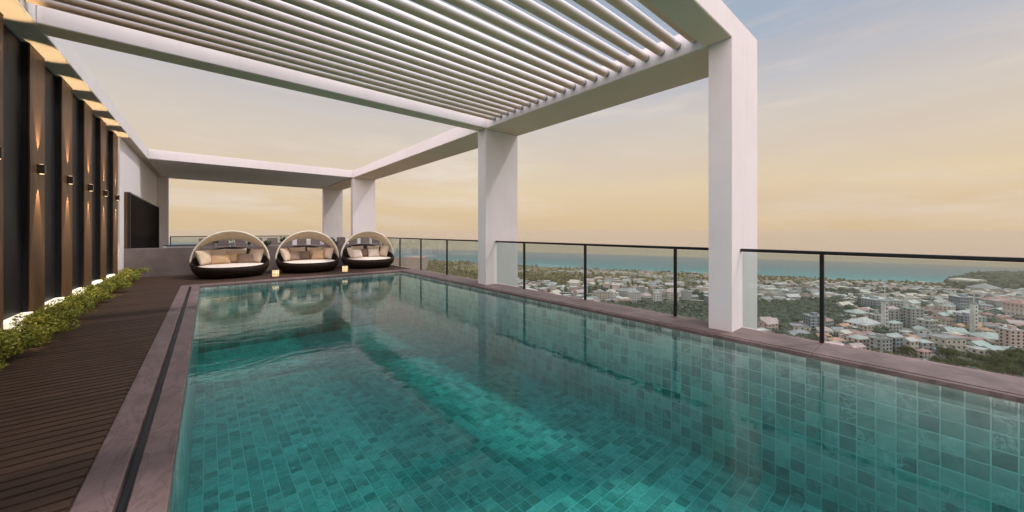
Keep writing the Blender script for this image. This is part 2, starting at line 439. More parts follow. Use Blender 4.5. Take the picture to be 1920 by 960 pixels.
lw = [(PX0+.0018, PY0+TY*(j+.5), PZB+TZ*(k+.5)) for j in range(115) for k in range(11)]
tiles(lw, ((0, 1, 0), (0, 0, 1), (1, 0, 0)), TY, TZ, 0)
fw = [(PX0+TX*(i+.5), PY1-.0018, PZB+TZ*(k+.5)) for i in range(38) for k in range(11)]
tiles(fw, ((1, 0, 0), (0, 0, 1), (0, -1, 0)), TX, TZ, 152)
nwz = bmesh.new(); add_box(nwz, (PX0+.01, PY0+.002, PZB+.01), (PX1-.01, PY0+.01, PZ0)); bm_obj('near_wall', nwz, TILE, pool)
# round floor inlets
bm = bmesh.new()
for (fx, fy) in ((1.0, 5.6), (2.2, 5.3), (1.55, 3.1)):
    bmesh.ops.create_cone(bm, cap_ends=True, segments=16, radius1=.045, radius2=.035, depth=.02, matrix=Matrix.Translation((fx, fy, PZB+.016)))
bm_obj('floor_inlet', bm, GROUT, pool)
WL = -.075
LED = m_emit('underwater_led_strip', (.92, 1, .95, 1), 3.5)
box('pool_light_strip', (PX0+.0055, PY0+.2, -.205), (PX0+.009, PY1-.1, -.082), LED, pool); box('light_lip', (PX0+.021, PY0, -.064), (PX0+.0255, PY1, -.0495), COPING, pool)
wat = box('pool_water', (PX0-.004, PY0-.004, PZB-.004), (PX1+.004, PY1+.004, WL), WATER); tag(wat, kind='structure')

# ================================================================== PERGOLA
ZB, ZT = EYE+2.555, EYE+2.885
perg = empty('pergola', (0, 0, 0), 0, 'white pergola of broad columns and beams with round louvres over the pool', 'pergola')
CX0, CX1 = 5.235, 6.30
YF0, YF1, YM0, YM1, YE0, YE1 = 1.68, 2.03, 7.10, 7.47, 17.75, 23.75
def beam(name, lo, hi):
    """plaster beam with a soffit sheet under it, coloured as if lit warmly from below"""
    b = box(name, lo, hi, PLASTER, perg, .008)
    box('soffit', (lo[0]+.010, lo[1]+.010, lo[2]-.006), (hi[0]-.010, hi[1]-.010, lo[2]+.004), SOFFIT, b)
    return b
box('column', (CX0+.002, 1.682, -2.2), (CX1, 1.971, ZT), PLASTER, perg, .004)
for (y0, y1) in ((7.14, 7.47), (17.752, 18.10), (23.35, 23.70)):
    box('column', (CX0+.002, y0, -2.2), (CX1-.002, y1, ZB-.007), PLASTER, perg, .008)
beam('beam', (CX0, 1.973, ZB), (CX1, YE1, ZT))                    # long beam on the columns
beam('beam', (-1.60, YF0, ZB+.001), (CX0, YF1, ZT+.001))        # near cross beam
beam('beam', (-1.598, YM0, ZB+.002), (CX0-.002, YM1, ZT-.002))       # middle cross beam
b = box('beam', (-1.90, -5.5, ZB+.003), (-1.602, YE1, ZT+.002), PLASTER, perg, .008)
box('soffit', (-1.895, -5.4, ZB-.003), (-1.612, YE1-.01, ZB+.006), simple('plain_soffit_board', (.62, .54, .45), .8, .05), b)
box('beam', (-1.598, YE0, ZB+.001), (CX0-.002, YE0+.30, ZT+.001), PLASTER, perg, .008)
box('beam', (-1.598, YE1-.30, ZB+.001), (CX0-.002, YE1, ZT+.001), PLASTER, perg, .008)
box('ceiling_panel', (-1.597, YE0+.302, ZB+.05), (CX0-.003, YE1-.302, ZB+.20), GREYSOFFIT, perg)
box('column', (-1.86, 23.35, 0), (-1.42, 23.70, ZB-.006), PLASTER, perg, .008)
# louvres: round tubes with end collars
bm = bmesh.new(); add_tube(bm, [(-1.597, 0, 0), (CX0-.06, 0, 0)], .064, 20)
lm = bpy.data.meshes.new('louvre'); bm.to_mesh(lm); bm.free()
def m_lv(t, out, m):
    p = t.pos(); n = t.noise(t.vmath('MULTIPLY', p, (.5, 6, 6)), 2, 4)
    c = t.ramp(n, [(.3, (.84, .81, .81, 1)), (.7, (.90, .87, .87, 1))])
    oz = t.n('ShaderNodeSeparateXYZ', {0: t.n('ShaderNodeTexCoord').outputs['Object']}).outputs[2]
    c = t.mix(t.n('ShaderNodeMapRange', {0: oz, 1: -.045, 2: -.010, 3: 1.0, 4: 0.0}).outputs[0], c, (.90, .66, .43, 1))   # warm light from below, painted as tan along the underside
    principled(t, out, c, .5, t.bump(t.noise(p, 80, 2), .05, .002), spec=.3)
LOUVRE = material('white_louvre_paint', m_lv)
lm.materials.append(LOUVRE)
for p in lm.polygons: p.use_smooth = len(p.vertices) == 4
bm = bmesh.new(); add_tube(bm, [(CX0-.058, 0, 0), (CX0-.002, 0, 0)], .052, 16)
cm_ = bpy.data.meshes.new('collar'); bm.to_mesh(cm_); bm.free(); COLLAR = simple('blue_grey_collar', (.30, .33, .42), .45); cm_.materials.append(COLLAR)
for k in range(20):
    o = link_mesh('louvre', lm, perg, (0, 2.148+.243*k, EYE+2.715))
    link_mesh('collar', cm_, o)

# ================================================================== LEFT WALL
wall = empty('feature_wall', (-1.9, 7, 0)); tag(wall, kind='structure')
def wbox(name, lo, hi, mat, parent=wall, bev=0):
    o = box(name, lo, hi, mat, parent, bev); o.matrix_parent_inverse = Matrix.Translation((-parent.location.x, -parent.location.y, -parent.location.z)); return o
FX = -1.83
wbox('wall_core', (-4.1, -5.8, .001), (-1.925, 14.10, ZT), PLASTER)
wbox('white_wall', (-4.1, 14.103, .001), (-1.80, 24.2, ZT-.001), PLASTER)
fin0 = 7.91-1.403*9
fins = [fin0+1.403*k for k in range(14)]
for k, fy in enumerate(fins):
    if fy > -5.5:
        wbox('fin_core', (-1.924, fy+.006, .002), (FX-.0155, fy+.569, ZB-.006), DARKPANEL)
        wbox('timber_fin', (FX-.015, fy, .002), (FX, fy+.575, ZB-.0065), FINWOOD, wall, .003)
    if k < 13 and fy+.577 > -5.5: wbox('charcoal_panel', (-1.924, fy+.577, .002), (-1.905, fy+1.401, ZB-.006), DARKPANEL)

pos_words = ['first', 'second', 'third', 'fourth', 'fifth', 'sixth', 'seventh', 'eighth', 'ninth', 'tenth', 'eleventh', 'twelfth', 'thirteenth', 'fourteenth', 'fifteenth', 'sixteenth', 'seventeenth', 'eighteenth', 'nineteenth', 'twentieth', 'twenty-first', 'twenty-second', 'twenty-third', 'twenty-fourth', 'twenty-fifth', 'twenty-sixth', 'twenty-seventh', 'twenty-eighth']
LAMPBODY = simple('dark_bronze_metal', (.035, .022, .016), .4, .1)
bm = bmesh.new(); add_box(bm, (.002, -.034, -.066), (.068, .034, .066)); bmesh.ops.bevel(bm, geom=bm.edges[:], offset=.004, segments=1, affect='EDGES')
lb = bpy.data.meshes.new('housing'); bm.to_mesh(lb); bm.free(); lb.materials.append(LAMPBODY)
bm = bmesh.new(); bmesh.ops.create_cone(bm, cap_ends=True, segments=14, radius1=.022, radius2=.022, depth=.004, matrix=Matrix.Translation((.036, 0, 0)))
ll = bpy.data.meshes.new('lens'); bm.to_mesh(ll); bm.free(); ll.materials.append(LAMPLENS)
spot = bpy.data.lights.new('wall_spot', 'SPOT'); spot.energy = 150; spot.spot_size = radians(31); spot.spot_blend = .45; spot.color = (1, .74, .44); spot.shadow_soft_size = .012
lamp_lab = {7: 'dark up-and-down wall lamp on the timber strip at the left picture edge', 8: 'dark up-and-down wall lamp on the timber strip nearest the viewer with full light cones',
            9: 'dark bronze wall lamp on the second timber strip from the left foreground', 10: 'dark bronze wall lamp on the third, middle timber strip',
            11: 'small dark wall lamp on the fourth timber strip', 12: 'small dark wall lamp on the last timber strip beside the white wall'}
for k in range(8, 14):
    fy = fins[k]+.2875
    if k == 8: lab = 'dark up-and-down wall lamp on the timber strip cut by the left picture edge'
    else: lab = lamp_lab[k-1]
    r = empty('wall_lamp', (FX, fy, EYE+.885), 0, lab, 'wall lamp', 'up and down lamps on the timber strips')
    link_mesh('housing', lb, r); link_mesh('lens', ll, r, (0, 0, .0675)); link_mesh('lens', ll, r, (0, 0, -.0675))
    for sgn in (1, -1):
        s = bpy.data.objects.new('spot', spot); col.objects.link(s); s.parent = r; s.location = (.072, 0, sgn*.078)
        s.rotation_euler = (pi if sgn > 0 else 0, radians(-4*sgn), 0)
# glowing boxes at the foot of the charcoal panels
gl_lab = ['glowing white light box at the wall foot cut by the left picture edge', 'long glowing white light box behind the second group of shrubs from the front',
          'glowing white light box in the middle of the row at the wall foot', 'small glowing white light box at the foot of the fourth dark panel', 'farthest and smallest glowing white light box next to the white wall']
for k in range(7, 13):
    fy = fins[k]+.60
    if k == 7: continue
    r = empty('ground_light', (-1.86, fy, .0), 0, gl_lab[k-8], 'floor light', 'light boxes along the foot of the wall')
    bm = bmesh.new(); add_box(bm, (-.043, -.01, .03), (.06, .79, .25)); bmesh.ops.bevel(bm, geom=bm.edges[:], offset=.006, segments=2, affect='EDGES')
    bm_obj('diffuser', bm, LIGHTBOX, r)
    bm = bmesh.new(); add_box(bm, (-.043, -.01, .002), (.062, .79, .029)); bm_obj('base', bm, BLACKMETAL, r)

# screen on the white wall
tv = empty('wall_screen', (-1.798, 14.8, .35), 0, 'long black glossy screen mounted on the white wall behind the low grey wall', 'screen')
box('screen_frame', (.0, .0, .0), (.12, 7.9, 2.11), BLACKMETAL, tv, .01)
box('display', (.116, .06, .05), (.126, 7.84, 2.06), SCREEN, tv)
box('timber_edge', (.01, -.02, .02), (.06, .001, 2.09), FINWOOD, tv)

# low wall and upright slabs
lowwall = box('low_wall', (-1.795, 14.75, .001), (5.45, 14.98, .845), CONCRETE, None, .008); tag(lowwall, 'low grey-brown concrete wall behind the daybeds', 'wall')
def slab_label(k):
    if k == 4: return 'upright grey concrete slab standing alone in the gap between first and second daybed'
    return 'upright grey concrete slab, %s from the left in the row behind the daybeds' % pos_words[k]
bm = bmesh.new(); add_box(bm, (0, 0, .001), (.30, .10, 1.105)); bmesh.ops.bevel(bm, geom=bm.edges[:], offset=.006, segments=1, affect='EDGES')
sm = bpy.data.meshes.new('concrete_slab'); bm.to_mesh(sm); bm.free(); sm.materials.append(CONCRETE)
for k in range(13):
    o = link_mesh('concrete_slab', sm, None, (-.22+.465*k, 15.45, 0)); tag(o, slab_label(k), 'slab', 'upright concrete slabs behind the daybeds')
# bar rail behind, low white parapet
br = empty('low_rail', (-.8, 16.2, 0), 0, 'low dark topped white rail seen left of the first daybed', 'railing')
box('top_bar', (-.3, -.03, .86), (3.2, .03, .90), simple('slate_blue_metal', (.10, .12, .17), .5), br)
box('panel', (-.3, -.015, .02), (3.2, .015, .858), simple('white_panel_paint', (.6, .6, .64), .6), br)
for xx in (-.3, .55, 1.4, 2.3, 3.14): box('post', (xx, -.031, .0), (xx+.06, -.016, .858), PLASTER, br)
par = box('parapet', (2.4, 17.2, .001), (5.2, 17.4, 1.0), PLASTER, None, .01); tag(par, 'low white parapet glimpsed between the slabs behind the right daybeds', 'parapet')

# ================================================================== BALUSTRADE
posts = [-2.67, -.92, .83, 2.58, 4.33, 6.08, 9.58, 11.33, 13.08, 14.83, 16.58]
GX = 5.565
def balustrade(name, pts, lab, ends):
    r = empty(name, (0, 0, 0), 0, lab, 'balustrade', 'glass balustrades along the roof edge')
    bm = bmesh.new(); add_box(bm, (GX-.024, ends[0], 1.058), (GX+.024, ends[1], 1.10))
    bmesh.ops.bevel(bm, geom=bm.edges[:], offset=.004, segments=1, affect='EDGES'); bm_obj('handrail', bm, BLACKMETAL, r)
    for py in pts:
        box('post', (GX-.02, py-.02, .011), (GX+.02, py+.02, 1.057), BLACKMETAL, r, .003)
    e = [ends[0]]+pts+[ends[1]]
    for a, b_ in zip(e[:-1], e[1:]):
        if b_-a < .15: continue
        box('glass_pane', (GX-.005, a+.024, .035), (GX+.005, b_-.024, 1.052), GLASS, r)
balustrade('glass_balustrade', [-2.67, -.92, .83], 'glass balustrade with black rail right of the nearest column', (-4.4, 1.678))
balustrade('glass_balustrade', [2.58, 4.33, 6.08], 'glass balustrade with three black posts between the two big columns', (1.974, 7.136))
balustrade('glass_balustrade', [9.58, 11.33, 13.08, 14.83, 16.58], 'far glass balustrade between middle column and third daybed', (7.474, 17.748))
r = empty('glass_balustrade', (0, 0, 0), 0, 'distant thin rail on the rear roof edge beside the farthest column', 'balustrade', 'glass balustrades along the roof edge')
box('handrail', (-1.4, 24.0, 1.06), (6.2, 24.05, 1.10), BLACKMETAL, r)
for xx in [-1.4+1.52*i for i in range(6)]: 
    box('post', (xx, 24.005, .011), (xx+.04, 24.045, 1.058), BLACKMETAL, r)
    if xx < 5.5: box('glass_pane', (xx+.045, 24.02, .03), (xx+1.515, 24.03, 1.05), GLASS, r)

# ================================================================== DAYBEDS
def basket_bm():
    bm = bmesh.new(); N = 64
    def rim(a):   # a=0 at +x, back at +y
        s = sin(a)
        return .29+.52*((1+s)/2)**1.9
    prof = []
    rings = []
    for (fr, q) in ((0, .66), (.0, .74), (.25, .84), (.55, .91), (.85, .93), (1.0, .925)):
        rings.append([bm.verts.new((q*cos(2*pi*k/N), q*sin(2*pi*k/N), .02+fr*(rim(2*pi*k/N)-.02))) for k in range(N)])
    rings.append([bm.verts.new((.90*cos(2*pi*k/N), .90*sin(2*pi*k/N), rim(2*pi*k/N)+.015)) for k in range(N)])
    rings.append([bm.verts.new((.865*cos(2*pi*k/N), .865*sin(2*pi*k/N), rim(2*pi*k/N)-.01)) for k in range(N)])
    rings.append([bm.verts.new((.83*cos(2*pi*k/N), .83*sin(2*pi*k/N), .20)) for k in range(N)])
    for i in range(len(rings)-1):
        for k in range(N): bm.faces.new((rings[i][k], rings[i][(k+1) % N], rings[i+1][(k+1) % N], rings[i+1][k]))
    bm.faces.new(rings[-1]); bm.faces.new(rings[0][::-1])
    return bm
def mattress_bm():
    bm = bmesh.new(); N = 48; rings = []
    for (q, zz_) in ((.80, .19), (.822, .22), (.822, .29), (.80, .325), (.74, .345), (.5, .36), (.2, .365)):
        rings.append([bm.verts.new((q*cos(2*pi*k/N), q*sin(2*pi*k/N)-.01, zz_)) for k in range(N)])
    for i in range(len(rings)-1):
        for k in range(N): bm.faces.new((rings[i][k], rings[i][(k+1) % N], rings[i+1][(k+1) % N], rings[i+1][k]))
    bm.faces.new(rings[-1]); bm.faces.new(rings[0][::-1])
    return bm
RC, ZC, HC, T0, T1 = .945, .36, .99, -3, 41
def cpt(u, th, rs=1.0):
    # u 0..pi along the arch, th tilt backwards in degrees
    a = radians(th)
    return Vector((RC*rs*cos(u), HC*rs*sin(u)**.92*sin(a)*.95, ZC+HC*rs*(sin(u)**.92)*cos(a)))
def canopy_bm():
    bm = bmesh.new(); NU, NV = 40, 8; out = []; inn = []
    for j in range(NV+1):
        th = T0+(T1-T0)*j/NV
        for arr, rs in ((out, 1.0), (inn, .982)):
            arr.append([bm.verts.new(cpt(pi*(i/NU), th+ .6*sin(5*pi*j/NV)*0, rs*(1-.012*abs(sin(pi*4*j/NV))))) for i in range(NU+1)])
    for j in range(NV):
        for i in range(NU):
            bm.faces.new((out[j][i], out[j+1][i], out[j+1][i+1], out[j][i+1])); bm.faces.new((inn[j][i], inn[j][i+1], inn[j+1][i+1], inn[j+1][i]))
    for i in range(NU):
        bm.faces.new((out[0][i], out[0][i+1], inn[0][i+1], inn[0][i])); bm.faces.new((out[NV][i+1], out[NV][i], inn[NV][i], inn[NV][i+1]))
    bmesh.ops.remove_doubles(bm, verts=bm.verts[:], dist=.0008)
    return bm
def arch_bm(th, r):
    bm = bmesh.new(); add_tube(bm, [cpt(pi*(.01+.98*i/36), th, .992) for i in range(37)], r, 8); return bm
bed0 = None
beds = [(.55, 13.62, 0, 'round wicker daybed on the left, largest in view, with arched cream canopy'),
        (2.60, 13.66, 0, 'round wicker daybed in the middle of the three with arched cream canopy'),
        (4.60, 13.72, -.05, 'round wicker daybed on the right, beside the balustrade, with arched cream canopy')]
WHITEPIPE = cloth('cream_piping', (.92, .83, .68))
LEGM = simple('dark_bed_foot', (.02, .015, .012), .5)
meshes = {}
def shared(key, bmf, mat, smooth=True):
    if key not in meshes:
        bm = bmf(); me = bpy.data.meshes.new(key); bm.normal_update(); bm.to_mesh(me); bm.free(); me.materials.append(mat)
        for p in me.polygons: p.use_smooth = smooth
        meshes[key] = me
    return meshes[key]
def ring_bm():
    bm = bmesh.new(); N = 48; pts = []
    for k in range(N+1):
        a = 2*pi*k/N; s = sin(a); h = .29+.52*((1+s)/2)**1.9
        pts.append((.895*cos(a), .895*sin(a), h+.012))
    add_tube(bm, pts, .026, 8, False); return bm
def foot_bm():
    bm = bmesh.new(); bmesh.ops.create_cone(bm, cap_ends=True, segments=12, radius1=.03, radius2=.04, depth=.02, matrix=Matrix.Translation((0, 0, .011))); return bm
for (bx, by, rz, lab) in beds:
    r = empty('daybed', (bx, by, 0), rz, lab, 'daybed', 'round daybeds at the end of the pool')
    link_mesh('basket', shared('basket', basket_bm, WICKER), r)
    link_mesh('rim', shared('rim', ring_bm, WICKER), r)
    link_mesh('mattress', shared('mattress', mattress_bm, MATTRESS), r)
    c = link_mesh('canopy', shared('canopy', canopy_bm, CREAM), r)
    link_mesh('canopy_frame', shared('front_arch', lambda: arch_bm(T0, .022), WHITEPIPE), c)
    link_mesh('canopy_frame', shared('rear_arch', lambda: arch_bm(T1, .014), WHITEPIPE), c)
    for a in range(4): link_mesh('foot', shared('foot', foot_bm, LEGM), r, (.62*cos(pi/4+a*pi/2), .62*sin(pi/4+a*pi/2), 0))
def pillow_bm(w, h, tk):
    bm = bmesh.new(); N = 14; top = {}; bot = {}
    for i in range(N+1):
        for j in range(N+1):
            u = -1+2*i/N; v = -1+2*j/N
            pinch = 1-.10*(1-(abs(u)**2))*abs(v)**3 if True else 1
            px = u*w/2*(1-.07*(1-v*v)*abs(u)**4); pz = v*h/2*(1-.07*(1-u*u)*abs(v)**4)
            e = max(0, (1-u*u)*(1-v*v))**.42
            wob = .012*mnoise.noise(Vector((u*2.2, v*2.2, w*9)))
            y_ = tk/2*e+wob*e
            top[i, j] = bm.verts.new((px, -y_, pz)); bot[i, j] = bm.verts.new((px, y_, pz)) if 0 < i < N and 0 < j < N else top[i, j]
    for i in range(N):
        for j in range(N):
            bm.faces.new((top[i, j], top[i+1, j], top[i+1, j+1], top[i, j+1]))
            f = (bot[i, j], bot[i, j+1], bot[i+1, j+1], bot[i+1, j])
            try: bm.faces.new(f)
            except ValueError: pass
    return bm
bigs = [(-.60, .02, .52, .44, 62, PILLOW_A), (-.36, .44, .54, .44, 28, PILLOW_A), (.10, .60, .58, .42, -2, PILLOW_A), (.50, .40, .52, .44, -38, PILLOW_A)]
specs = [
  [(-.62, .10, .50, .46, 50, PILLOW_A, 'cream cushion at the left end'), (-.32, .50, .52, .46, 22, PILLOW_A, 'cream cushion at the back left'), (.12, .58, .56, .46, -4, PILLOW_A, 'wide cream cushion at the centre back'), (.60, .20, .50, .46, -48, PILLOW_A, 'cream cushion at the right end'),
   (-.26, .17, .50, .30, 8, PILLOW_B, 'golden tan cushion lying in front at the left'), (.05, .36, .38, .32, 0, PILLOW_B, 'small tan cushion in the middle'), (.36, .19, .46, .30, -12, PILLOW_C, 'brown patterned cushion in front at the right')],
  [(-.64, .12, .46, .46, 56, PILLOW_A, 'cream cushion at the left end'), (-.22, .54, .54, .46, 12, PILLOW_A, 'wide cream cushion at the centre back'), (.62, .22, .46, .44, -50, PILLOW_A, 'cream cushion at the right end'), (.28, .54, .48, .44, -16, PILLOW_A, 'cream cushion at the back right'),
   (-.38, .22, .36, .34, 20, PILLOW_C, 'brown patterned cushion at the left'), (-.06, .34, .38, .32, 0, PILLOW_D, 'dark brown cushion in the middle'), (.32, .20, .40, .36, -20, PILLOW_B, 'golden tan cushion at the right')],
  [(-.60, .06, .44, .42, 60, PILLOW_A, 'cream cushion at the left end'), (-.20, .56, .50, .44, 10, PILLOW_A, 'cream cushion at the centre back'), (.36, .52, .46, .44, -20, PILLOW_A, 'cream cushion at the back right'), (.64, .14, .40, .44, -60, PILLOW_A, 'upright cream cushion at the right end'),
   (-.38, .10, .44, .32, 24, MATTRESS, 'ivory cushion leaning in front at the left'), (-.04, .34, .36, .34, 4, PILLOW_D, 'brown cushion in the middle'), (.28, .22, .42, .32, -6, MATTRESS, 'pale ivory cushion in front at the right')]]
bedn = ['left', 'middle', 'right']
for bi, sp in enumerate(specs):
    bx, by, rz, _ = beds[bi]
    for (px, py, pw, ph, ang, pm, lab) in sp:
        o = link_mesh('cushion', shared('cushion_%d_%d_%s' % (pw*100, ph*100, pm.name), lambda: pillow_bm(pw, ph, .17), pm), None)
        tilt = radians(22)
        o.location = (bx+px, by+py, .352+ph/2*cos(tilt)+.012)
        o.rotation_euler = (-tilt, 0, radians(ang))
        tag(o, lab+' of the '+bedn[bi]+' daybed', 'cushion', 'cushions on the daybeds')

# lanterns
for (lx, lab) in ((1.52, 'small glowing lantern between the left and middle daybeds'), (3.44, 'small glowing lantern between the middle and right daybeds')):
    r = empty('lantern', (lx, 12.5, 0), 0, lab, 'lantern', 'lanterns between the daybeds')
    bm = bmesh.new(); bmesh.ops.create_cone(bm, cap_ends=True, segments=20, radius1=.085, radius2=.085, depth=.185, matrix=Matrix.Translation((0, 0, .11))); bm_obj('shade', bm, CANDLE, r, True)
    bm = bmesh.new(); bmesh.ops.create_cone(bm, cap_ends=True, segments=20, radius1=.095, radius2=.095, depth=.015, matrix=Matrix.Translation((0, 0, .009))); bm_obj('base', bm, BLACKMETAL, r)
    bm = bmesh.new(); bmesh.ops.create_cone(bm, cap_ends=True, segments=20, radius1=.095, radius2=.07, depth=.02, matrix=Matrix.Translation((0, 0, .213))); bm_obj('lid', bm, BLACKMETAL, r)
    bm = bmesh.new()
    for k in range(6):
        a = k*pi/3; add_tube(bm, [(.089*cos(a), .089*sin(a), .017), (.089*cos(a), .089*sin(a), .204)], .004, 5)
    for hh in (.07, .12, .17):
        add_tube(bm, [(.089*cos(i*pi/8), .089*sin(i*pi/8), hh) for i in range(17)], .003, 4, False)
    bm_obj('cage', bm, BLACKMETAL, r)
    bm = bmesh.new(); add_tube(bm, [(-.06, 0, .215), (-.05, 0, .27), (0, 0, .30), (.05, 0, .27), (.06, 0, .215)], .005, 5); bm_obj('handle', bm, BLACKMETAL, r)

# ================================================================== SHRUBS
def leaf_ball(n, rx, ry, rz, size, seed, zc=None, gaps=True, stretch=1.0):
    rr = random.Random(seed); V = []; F = []
    cl = [Vector((rr.gauss(0, .45)*rx, rr.gauss(0, .45)*ry, (rr.uniform(-.6, .75))*rz)) for _ in range(9)]
    while len(F) < n:
        c = rr.choice(cl); d_ = Vector((rr.gauss(0, 1), rr.gauss(0, 1), rr.gauss(0, 1))).normalized()
        q = rr.uniform(.55, 1)**.6*.52
        p = c+Vector((d_.x*rx*q, d_.y*ry*q, d_.z*rz*q))
        if p.z < -rz: continue
        a = Vector((rr.gauss(0, 1), rr.gauss(0, 1), rr.gauss(0, .7)+.5)).normalized(); b_ = a.cross(d_+Vector((.01, 0, .1))).normalized()
        s = size*rr.uniform(.6, 1.3); k = len(V)
        V += [tuple(p-a*s*stretch*.5), tuple(p+b_*s*.3+a*s*.05), tuple(p+a*s*stretch*.6), tuple(p-b_*s*.3+a*s*.05)]
        F.append((k, k+1, k+2, k+3))
    return V, F
smesh = []
for s in range(5):
    V, F = leaf_ball(1500, .20, .20, .155, .030, 50+s)
    me = bpy.data.meshes.new('foliage'); me.from_pydata(V, [], F); me.materials.append(SHRUBLEAF); smesh.append(me)
bm = bmesh.new()
for k in range(7):
    a = k*.9; add_tube(bm, [(.01*cos(a), .01*sin(a), 0), (.05*cos(a), .05*sin(a), .1), (.11*cos(a), .11*sin(a), .2)], [.006, .004, .002], 5)
stm = bpy.data.meshes.new('stem'); bm.to_mesh(stm); bm.free(); stm.materials.append(BARK)
ys_ = []; y = 5.45; 
while y < 14.3: ys_.append(y); y += .335
desc = ['bright yellow-green', 'olive green', 'loose feathery', 'dense rounded', 'small golden green', 'broad leafy']
for k, y in enumerate(ys_):
    s = R.uniform(.85, 1.15)
    lab = '%s low shrub, %s from the front of the row along the wall' % (desc[k % 6], pos_words[min(k, 27)])
    r = empty('shrub', (-1.60+R.uniform(-.02, .03), y, .0), R.uniform(0, 6), lab, 'shrub', 'low shrubs planted along the foot of the wall')
    r.scale = (s*.98, s*1.05, s*R.uniform(.80, 1.0))
    f = link_mesh('foliage', smesh[k % 5], r, (0, 0, .155)); link_mesh('stem', stm, r, (0, 0, 0))
bm = bmesh.new(); add_box(bm, (-1.828, 5.2, .001), (-1.60, 14.08, .012)); tag(bm_obj('planting_strip', bm, simple('dark_planting_soil', (.03, .022, .015), .95, .3, 30)), kind='structure')
# topiary behind the first daybed and plants between the slabs
def potted(x, y, zb, h, lab, rad, seed):
    r = empty('potted_plant', (x, y, zb), 0, lab, 'plant')
    bm = bmesh.new(); bmesh.ops.create_cone(bm, cap_ends=True, segments=14, radius1=.06, radius2=.09, depth=.12, matrix=Matrix.Translation((0, 0, .061))); bm_obj('pot', bm, POT, r)
    bm = bmesh.new(); add_tube(bm, [(0, 0, .1), (.01, 0, h-rad)], .01, 6); bm_obj('stem', bm, BARK, r)
    V, F = leaf_ball(500, rad, rad, rad, .04, seed); me = bpy.data.meshes.new('foliage'); me.from_pydata(V, [], F); me.materials.append(DARKLEAF); link_mesh('foliage', me, r, (0, 0, h-rad*.6))
potted(.64, 14.86, .847, .36, 'small round dark green plant on the low wall behind the left daybed', .11, 3)
potted(.16, 14.86, .847, .17, 'low green plant in the gap right of the first concrete slab', .08, 4)
potted(1.10, 14.86, .847, .19, 'low green plant between the third and fourth concrete slabs', .08, 5)
potted(1.50, 14.6, .0, .98, 'tall thin dark green plant just right of the left daybed', .14, 6)
potted(2.05, 14.86, .847, .24, 'small leafy green plant behind the left rim of the middle daybed', .09, 8)
potted(3.62, 14.6, .0, 1.0, 'dark green plant rising behind the right rim of the middle daybed', .13, 7)

# ================================================================== LANDSCAPE
HG, BS, AS = 70.0, .044, .0305
DMAX = 6000
def slope(lat, dep): return max(0.0, BS*dep+AS*lat)
def gz(lat, dep): return EYE-(HG+slope(lat, dep))
def wxy(lat, dep): return (AX[0]*lat+DX[0]*dep, AX[1]*lat+DX[1]*dep)
def W(lat, dep, dz=0.0):
    x, y = wxy(lat, dep); return (x, y, gz(lat, dep)+dz)
def from_px(px, py):
    r_ = (px-960)/668; dd = HG/((py-434)/668-BS-AS*r_); return r_*dd, dd
CP = [(-400, 3000), (500, 2100), (740, 1710), (980, 1375), (1200, 1260), (1421, 1167), (1640, 1090), (1770, 1088), (1800, 1350), (1840, 1900), (1920, 2300), (2300, 2600)]
def coast(lat, dep):
    px = 960+668*lat/max(dep, 1)
    px = max(CP[0][0], min(CP[-1][0], px))
    for (a, da), (b_, db) in zip(CP[:-1], CP[1:]):
        if a <= px <= b_: v = da+(db-da)*(px-a)/(b_-a); break
    return v+35*mnoise.noise(Vector((lat*.006, dep*.006, 1)))
# land: one sheet to the horizon, dipping under the sea beyond the coast
def sheet(name, nlat, deps, lat0, lat1, zf, mat):
    V = []; F = []
    for j, dd in enumerate(deps):
        for i in range(nlat+1):
            la = lat0+(lat1-lat0)*i/nlat
            V.append(W(la, dd, zf(la, dd)))
    for j in range(len(deps)-1):
        for i in range(nlat):
            a = j*(nlat+1)+i; F.append((a, a+1, a+nlat+2, a+nlat+1))
    me = bpy.data.meshes.new(name); me.from_pydata(V, [], F); me.materials.append(mat)
    for p in me.polygons: p.use_smooth = True
    return tag(link_mesh(name, me), kind='structure')
deps = [-1500, -500, 0]+[60+24*i for i in range(1, 110)]+[2700+110*i for i in range(1, 31)]
deps = [d_ for d_ in deps if d_ < DMAX]+[DMAX]
def landz(la, dd):
    if dd < 60: return 0
    c = coast(la, dd)
    k = (c-dd)/60
    px = 960+668*la/dd
    hill = 0
    if px > 1770 and dd > 1150: hill = min(1, (px-1770)/60)*min(1, (dd-1150)/150)*9*max(0, min(1, (c-dd)/250))
    return max(-7, min(0, k*2-1))+hill+1.2*mnoise.noise(Vector((la*.01, dd*.01, 0)))*min(1, max(0, k))
def m_land(t, out, m):
    p = t.pos()
    dep = t.n('ShaderNodeVectorMath', {0: p, 1: (DX[0], DX[1], 0)}, operation='DOT_PRODUCT').outputs['Value']
    a = t.noise(p, .012, 8, .65, .6); b_ = t.noise(p, .06, 6, .7)
    grn = t.ramp(b_, [(.3, (.018, .030, .014, 1)), (.5, (.040, .058, .026, 1)), (.62, (.10, .10, .065, 1)), (.75, (.24, .22, .19, 1))])
    dry = t.ramp(b_, [(.3, (.10, .085, .035, 1)), (.5, (.20, .155, .065, 1)), (.7, (.34, .27, .14, 1))])
    f = t.math('ADD', t.math('DIVIDE', dep, 1200), t.math('MULTIPLY', t.math('SUBTRACT', a, .5), .5))
    c = t.mix(t.ramp(f, [(.62, g(0)), (.85, g(1))]), grn, dry)
    paved = t.ramp(t.noise(p, .004, 3), [(.48, g(0)), (.6, g(.5))])
    c = t.mix(paved, c, (.24, .21, .20, 1))
    principled(t, out, c, .95, None, spec=.1)
LAND = material('green_and_dry_land', m_land)
sheet('ground', 240, deps, -7000, 7000, landz, LAND)
